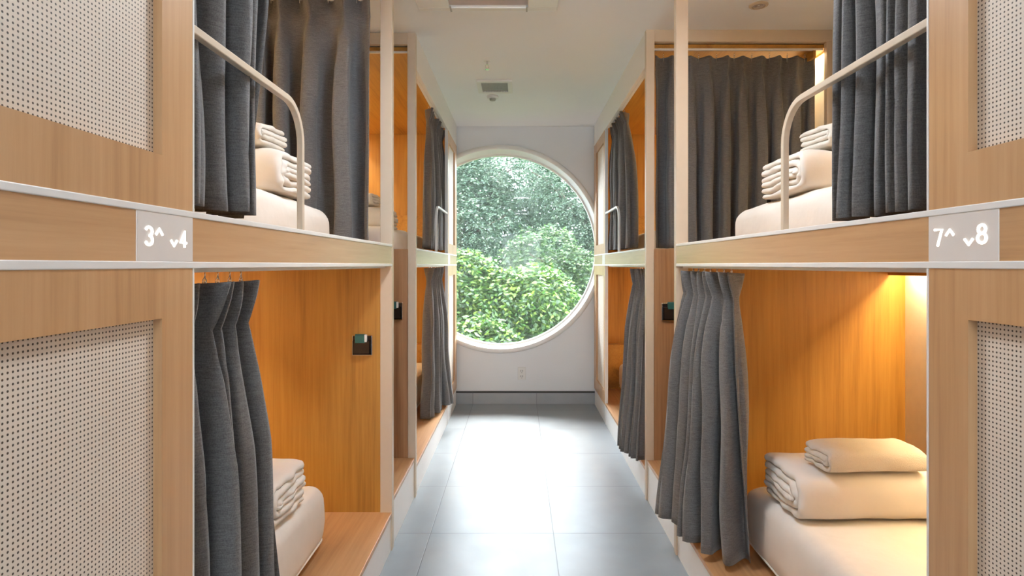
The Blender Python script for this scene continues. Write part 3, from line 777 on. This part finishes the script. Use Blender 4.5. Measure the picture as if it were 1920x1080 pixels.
for (x, y, FILL_W), lab in zip(FILL_LAMP, ('added round fill lamp behind the camera', 'added round fill lamp over the aisle, above the view')):  # added lamps, unseen, for fill on the near bunks
    r = empty('fill_lamp', (x, y, CEIL), lab, 'lamp', 'added fill lamps over the aisle')
    MB().ring((x, y, CEIL), 'Z', [(.0005, 0), (.06, 0), (.06, -.02), (.02, -.025), (.02, -.12), (.0005, -.12)], 48).build('fill_lamp_base', M['plastic'], r)
    MB().ring((x, y, CEIL-.12), 'Z', [(.0005, 0), (.16, 0), (.16, -.045), (.15, -.055), (.0005, -.058)], 48).build('diffuser', M['fill_glow'], r, smooth=False)
    d = bpy.data.lights.new('fill_light', 'AREA'); d.shape = 'DISK'; d.size = .30; d.energy = FILL_W; d.color = (.88, .94, 1)
    o = bpy.data.objects.new('fill_light', d); C.objects.link(o); o.parent = r; o.location = (0, 0, -.182)
    d = bpy.data.lights.new('fill_uplight', 'AREA'); d.shape = 'DISK'; d.size = .28; d.energy = FILL_W*1.7; d.color = (.74, .87, 1)  # added uplight, there to lift the ceiling brightness
    o = bpy.data.objects.new('fill_uplight', d); C.objects.link(o); o.parent = r; o.location = (0, 0, -.115); o.rotation_euler = (math.pi, 0, 0)

# ------------------------------------------------------------------ outside
struct('ground', MB().box((-25, FAR+.3, -1.3), (25, 40, -1.2)), M['soil'])
def leaf_mesh(name, pos, dirs, nrm, ln, wd, mat, parent, drop=.12):
    n = len(pos); L = np.array(parent_world(parent))
    side = np.cross(dirs, nrm); side /= np.linalg.norm(side, axis=1, keepdims=True)+1e-9
    l = ln[:, None]; w_ = wd[:, None]
    a = pos; m1 = pos+dirs*l*.45+side*w_*.5; t_ = pos+dirs*l-nrm*l*drop; m2 = pos+dirs*l*.45-side*w_*.5
    V = np.stack([a, m1, t_, m2], 1).reshape(-1, 3)-L
    me = bpy.data.meshes.new(name)
    me.vertices.add(4*n); me.vertices.foreach_set('co', V.astype(np.float32).ravel())
    me.loops.add(4*n); me.loops.foreach_set('vertex_index', np.arange(4*n, dtype=np.int32))
    me.polygons.add(n); me.polygons.foreach_set('loop_start', np.arange(0, 4*n, 4, dtype=np.int32))
    me.polygons.foreach_set('loop_total', np.full(n, 4, dtype=np.int32))
    me.update(calc_edges=True); me.validate(); me.materials.append(mat)
    o = bpy.data.objects.new(name, me); C.objects.link(o); o.parent = parent; return o
def tree(name, base, blobs, n_twig, leaves_per, ln, wd, mat, label, cat, seed, droop=.5, twl=.3, group=None):
    """blobs: crown ellipsoids (cx,cy,cz,rx,ry,rz); leaves grow in sprays along drooping twigs"""
    rg = np.random.default_rng(seed)
    r = empty(name, base, label, cat, group)
    vol = np.array([q[3]*q[5] for q in blobs]); pr = vol/vol.sum()
    which = rg.choice(len(blobs), n_twig, p=pr); B = np.array(blobs)[which]
    d = rg.normal(size=(n_twig, 3)); d /= np.linalg.norm(d, axis=1, keepdims=True)
    d[:, 1] = -np.abs(d[:, 1])*np.where(rg.random(n_twig) < .8, 1, -1)
    rad = rg.uniform(.72, 1.04, n_twig)**.7
    st = B[:, :3]+d*B[:, 3:]*rad[:, None]
    tw = d+rg.normal(size=d.shape)*.45; tw[:, 2] -= droop*.3; tw /= np.linalg.norm(tw, axis=1, keepdims=True)
    k = np.arange(leaves_per)/leaves_per
    L = twl*rg.uniform(.6, 1.3, n_twig)
    P = st[:, None, :]+tw[:, None, :]*(k[None, :, None]*L[:, None, None])
    P[..., 2] -= droop*(k[None, :]**2)*L[:, None]
    sd = np.cross(tw, [0, 0, 1.0]); sd /= np.linalg.norm(sd, axis=1, keepdims=True)+1e-9
    sg = np.where(np.arange(leaves_per) % 2 == 0, 1, -1)[None, :, None]
    D_ = sd[:, None, :]*sg+tw[:, None, :]*.7; D_[..., 2] -= droop*.6
    D_ = D_+rg.normal(size=D_.shape)*.35
    P = P.reshape(-1, 3); D_ = D_.reshape(-1, 3); D_ /= np.linalg.norm(D_, axis=1, keepdims=True)
    nr = np.array([0, -.35, 1.0])+rg.normal(size=D_.shape)*.45
    nr -= D_*(nr*D_).sum(1, keepdims=True); nr /= np.linalg.norm(nr, axis=1, keepdims=True)
    m = len(P)
    f = leaf_mesh('foliage', P, D_, nr, rg.uniform(.7, 1.3, m)*ln, rg.uniform(.7, 1.3, m)*wd, mat, r)
    f['kind'] = 'stuff'
    bx, by, bz = base; top = max(blobs, key=lambda q: q[2]+q[5])
    MB().tube([(bx, by, bz), (bx+.05, by, bz+(top[2]-bz)*.4), (top[0]*.5+bx*.5, top[1], bz+(top[2]-bz)*.8), (top[0], top[1], top[2])], [.13, .10, .07, .03], 10).build('trunk', M['bark'], r, smooth=True)
    for i, q in enumerate(blobs):
        s0 = Vector((bx, by, bz+(q[2]-bz)*.55)); e0 = Vector(q[:3]); md = (s0+e0)/2+Vector((0, 0, -.08))
        MB().tube([s0, md, e0, e0+Vector((q[3]*.5*(1 if q[0] > bx else -1), -q[4]*.6, q[5]*.3))], [.05, .04, .025, .008], 8).build('branch', M['bark'], r, smooth=True)
    return r
GZ = -1.2
gt = 'trees and bushes seen through the round window'
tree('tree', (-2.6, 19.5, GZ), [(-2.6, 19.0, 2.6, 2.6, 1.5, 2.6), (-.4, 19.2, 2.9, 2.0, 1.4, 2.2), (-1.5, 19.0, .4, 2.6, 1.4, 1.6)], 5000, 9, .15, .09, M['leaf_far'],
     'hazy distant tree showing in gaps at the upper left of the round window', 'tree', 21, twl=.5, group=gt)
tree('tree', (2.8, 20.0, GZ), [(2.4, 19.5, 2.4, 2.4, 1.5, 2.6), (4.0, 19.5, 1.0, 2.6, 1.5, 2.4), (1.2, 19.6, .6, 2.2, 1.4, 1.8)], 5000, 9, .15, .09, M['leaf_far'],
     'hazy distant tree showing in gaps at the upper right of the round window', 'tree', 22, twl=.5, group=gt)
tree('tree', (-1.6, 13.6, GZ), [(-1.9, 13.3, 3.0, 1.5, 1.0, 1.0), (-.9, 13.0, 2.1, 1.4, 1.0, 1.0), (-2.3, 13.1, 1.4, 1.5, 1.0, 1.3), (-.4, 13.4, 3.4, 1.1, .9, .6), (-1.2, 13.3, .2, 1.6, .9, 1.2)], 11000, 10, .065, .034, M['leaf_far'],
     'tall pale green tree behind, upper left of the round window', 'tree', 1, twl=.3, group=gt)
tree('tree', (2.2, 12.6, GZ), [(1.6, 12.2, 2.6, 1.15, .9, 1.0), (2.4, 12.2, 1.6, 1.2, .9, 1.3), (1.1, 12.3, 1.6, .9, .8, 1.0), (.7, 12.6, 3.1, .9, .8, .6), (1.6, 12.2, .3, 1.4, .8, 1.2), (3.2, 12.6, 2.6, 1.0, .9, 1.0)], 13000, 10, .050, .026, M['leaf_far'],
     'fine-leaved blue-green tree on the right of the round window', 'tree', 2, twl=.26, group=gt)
tree('bush', (.9, 10.2, GZ), [(.95, 10.0, .75, .75, .6, .75), (.45, 10.0, 1.35, .6, .55, .55), (.9, 10.0, -.1, 1.2, .6, .8), (1.6, 10.4, .1, .8, .6, .8)], 4200, 10, .065, .035, M['leaf_mid'],
     'mid green bush behind the bright bush, centre right of the window', 'bush', 3, twl=.3, group=gt)
tree('bush', (-.7, 8.6, GZ), [(-1.0, 8.5, 1.0, .65, .5, .55), (-.3, 8.4, .75, .6, .5, .45), (.25, 8.3, .85, .45, .42, .42), (-.9, 8.5, .2, .9, .5, .7), (.15, 8.2, .15, .55, .45, .5), (-1.9, 8.7, .9, .8, .6, .7)], 4600, 10, .078, .040, M['leaf_near'],
     'bright fresh green bush close outside, lower left of the window', 'bush', 4, droop=.8, twl=.32, group=gt)
tree('bush', (-.45, 7.6, GZ), [(-.55, 7.5, .10, .55, .35, .50), (.10, 7.5, -.10, .40, .32, .45), (-1.1, 7.6, -.1, .5, .35, .5)], 1100, 9, .075, .046, M['leaf_near'],
     'low leafy bush nearest the glass at the window bottom', 'bush', 5, droop=.9, twl=.32, group=gt)
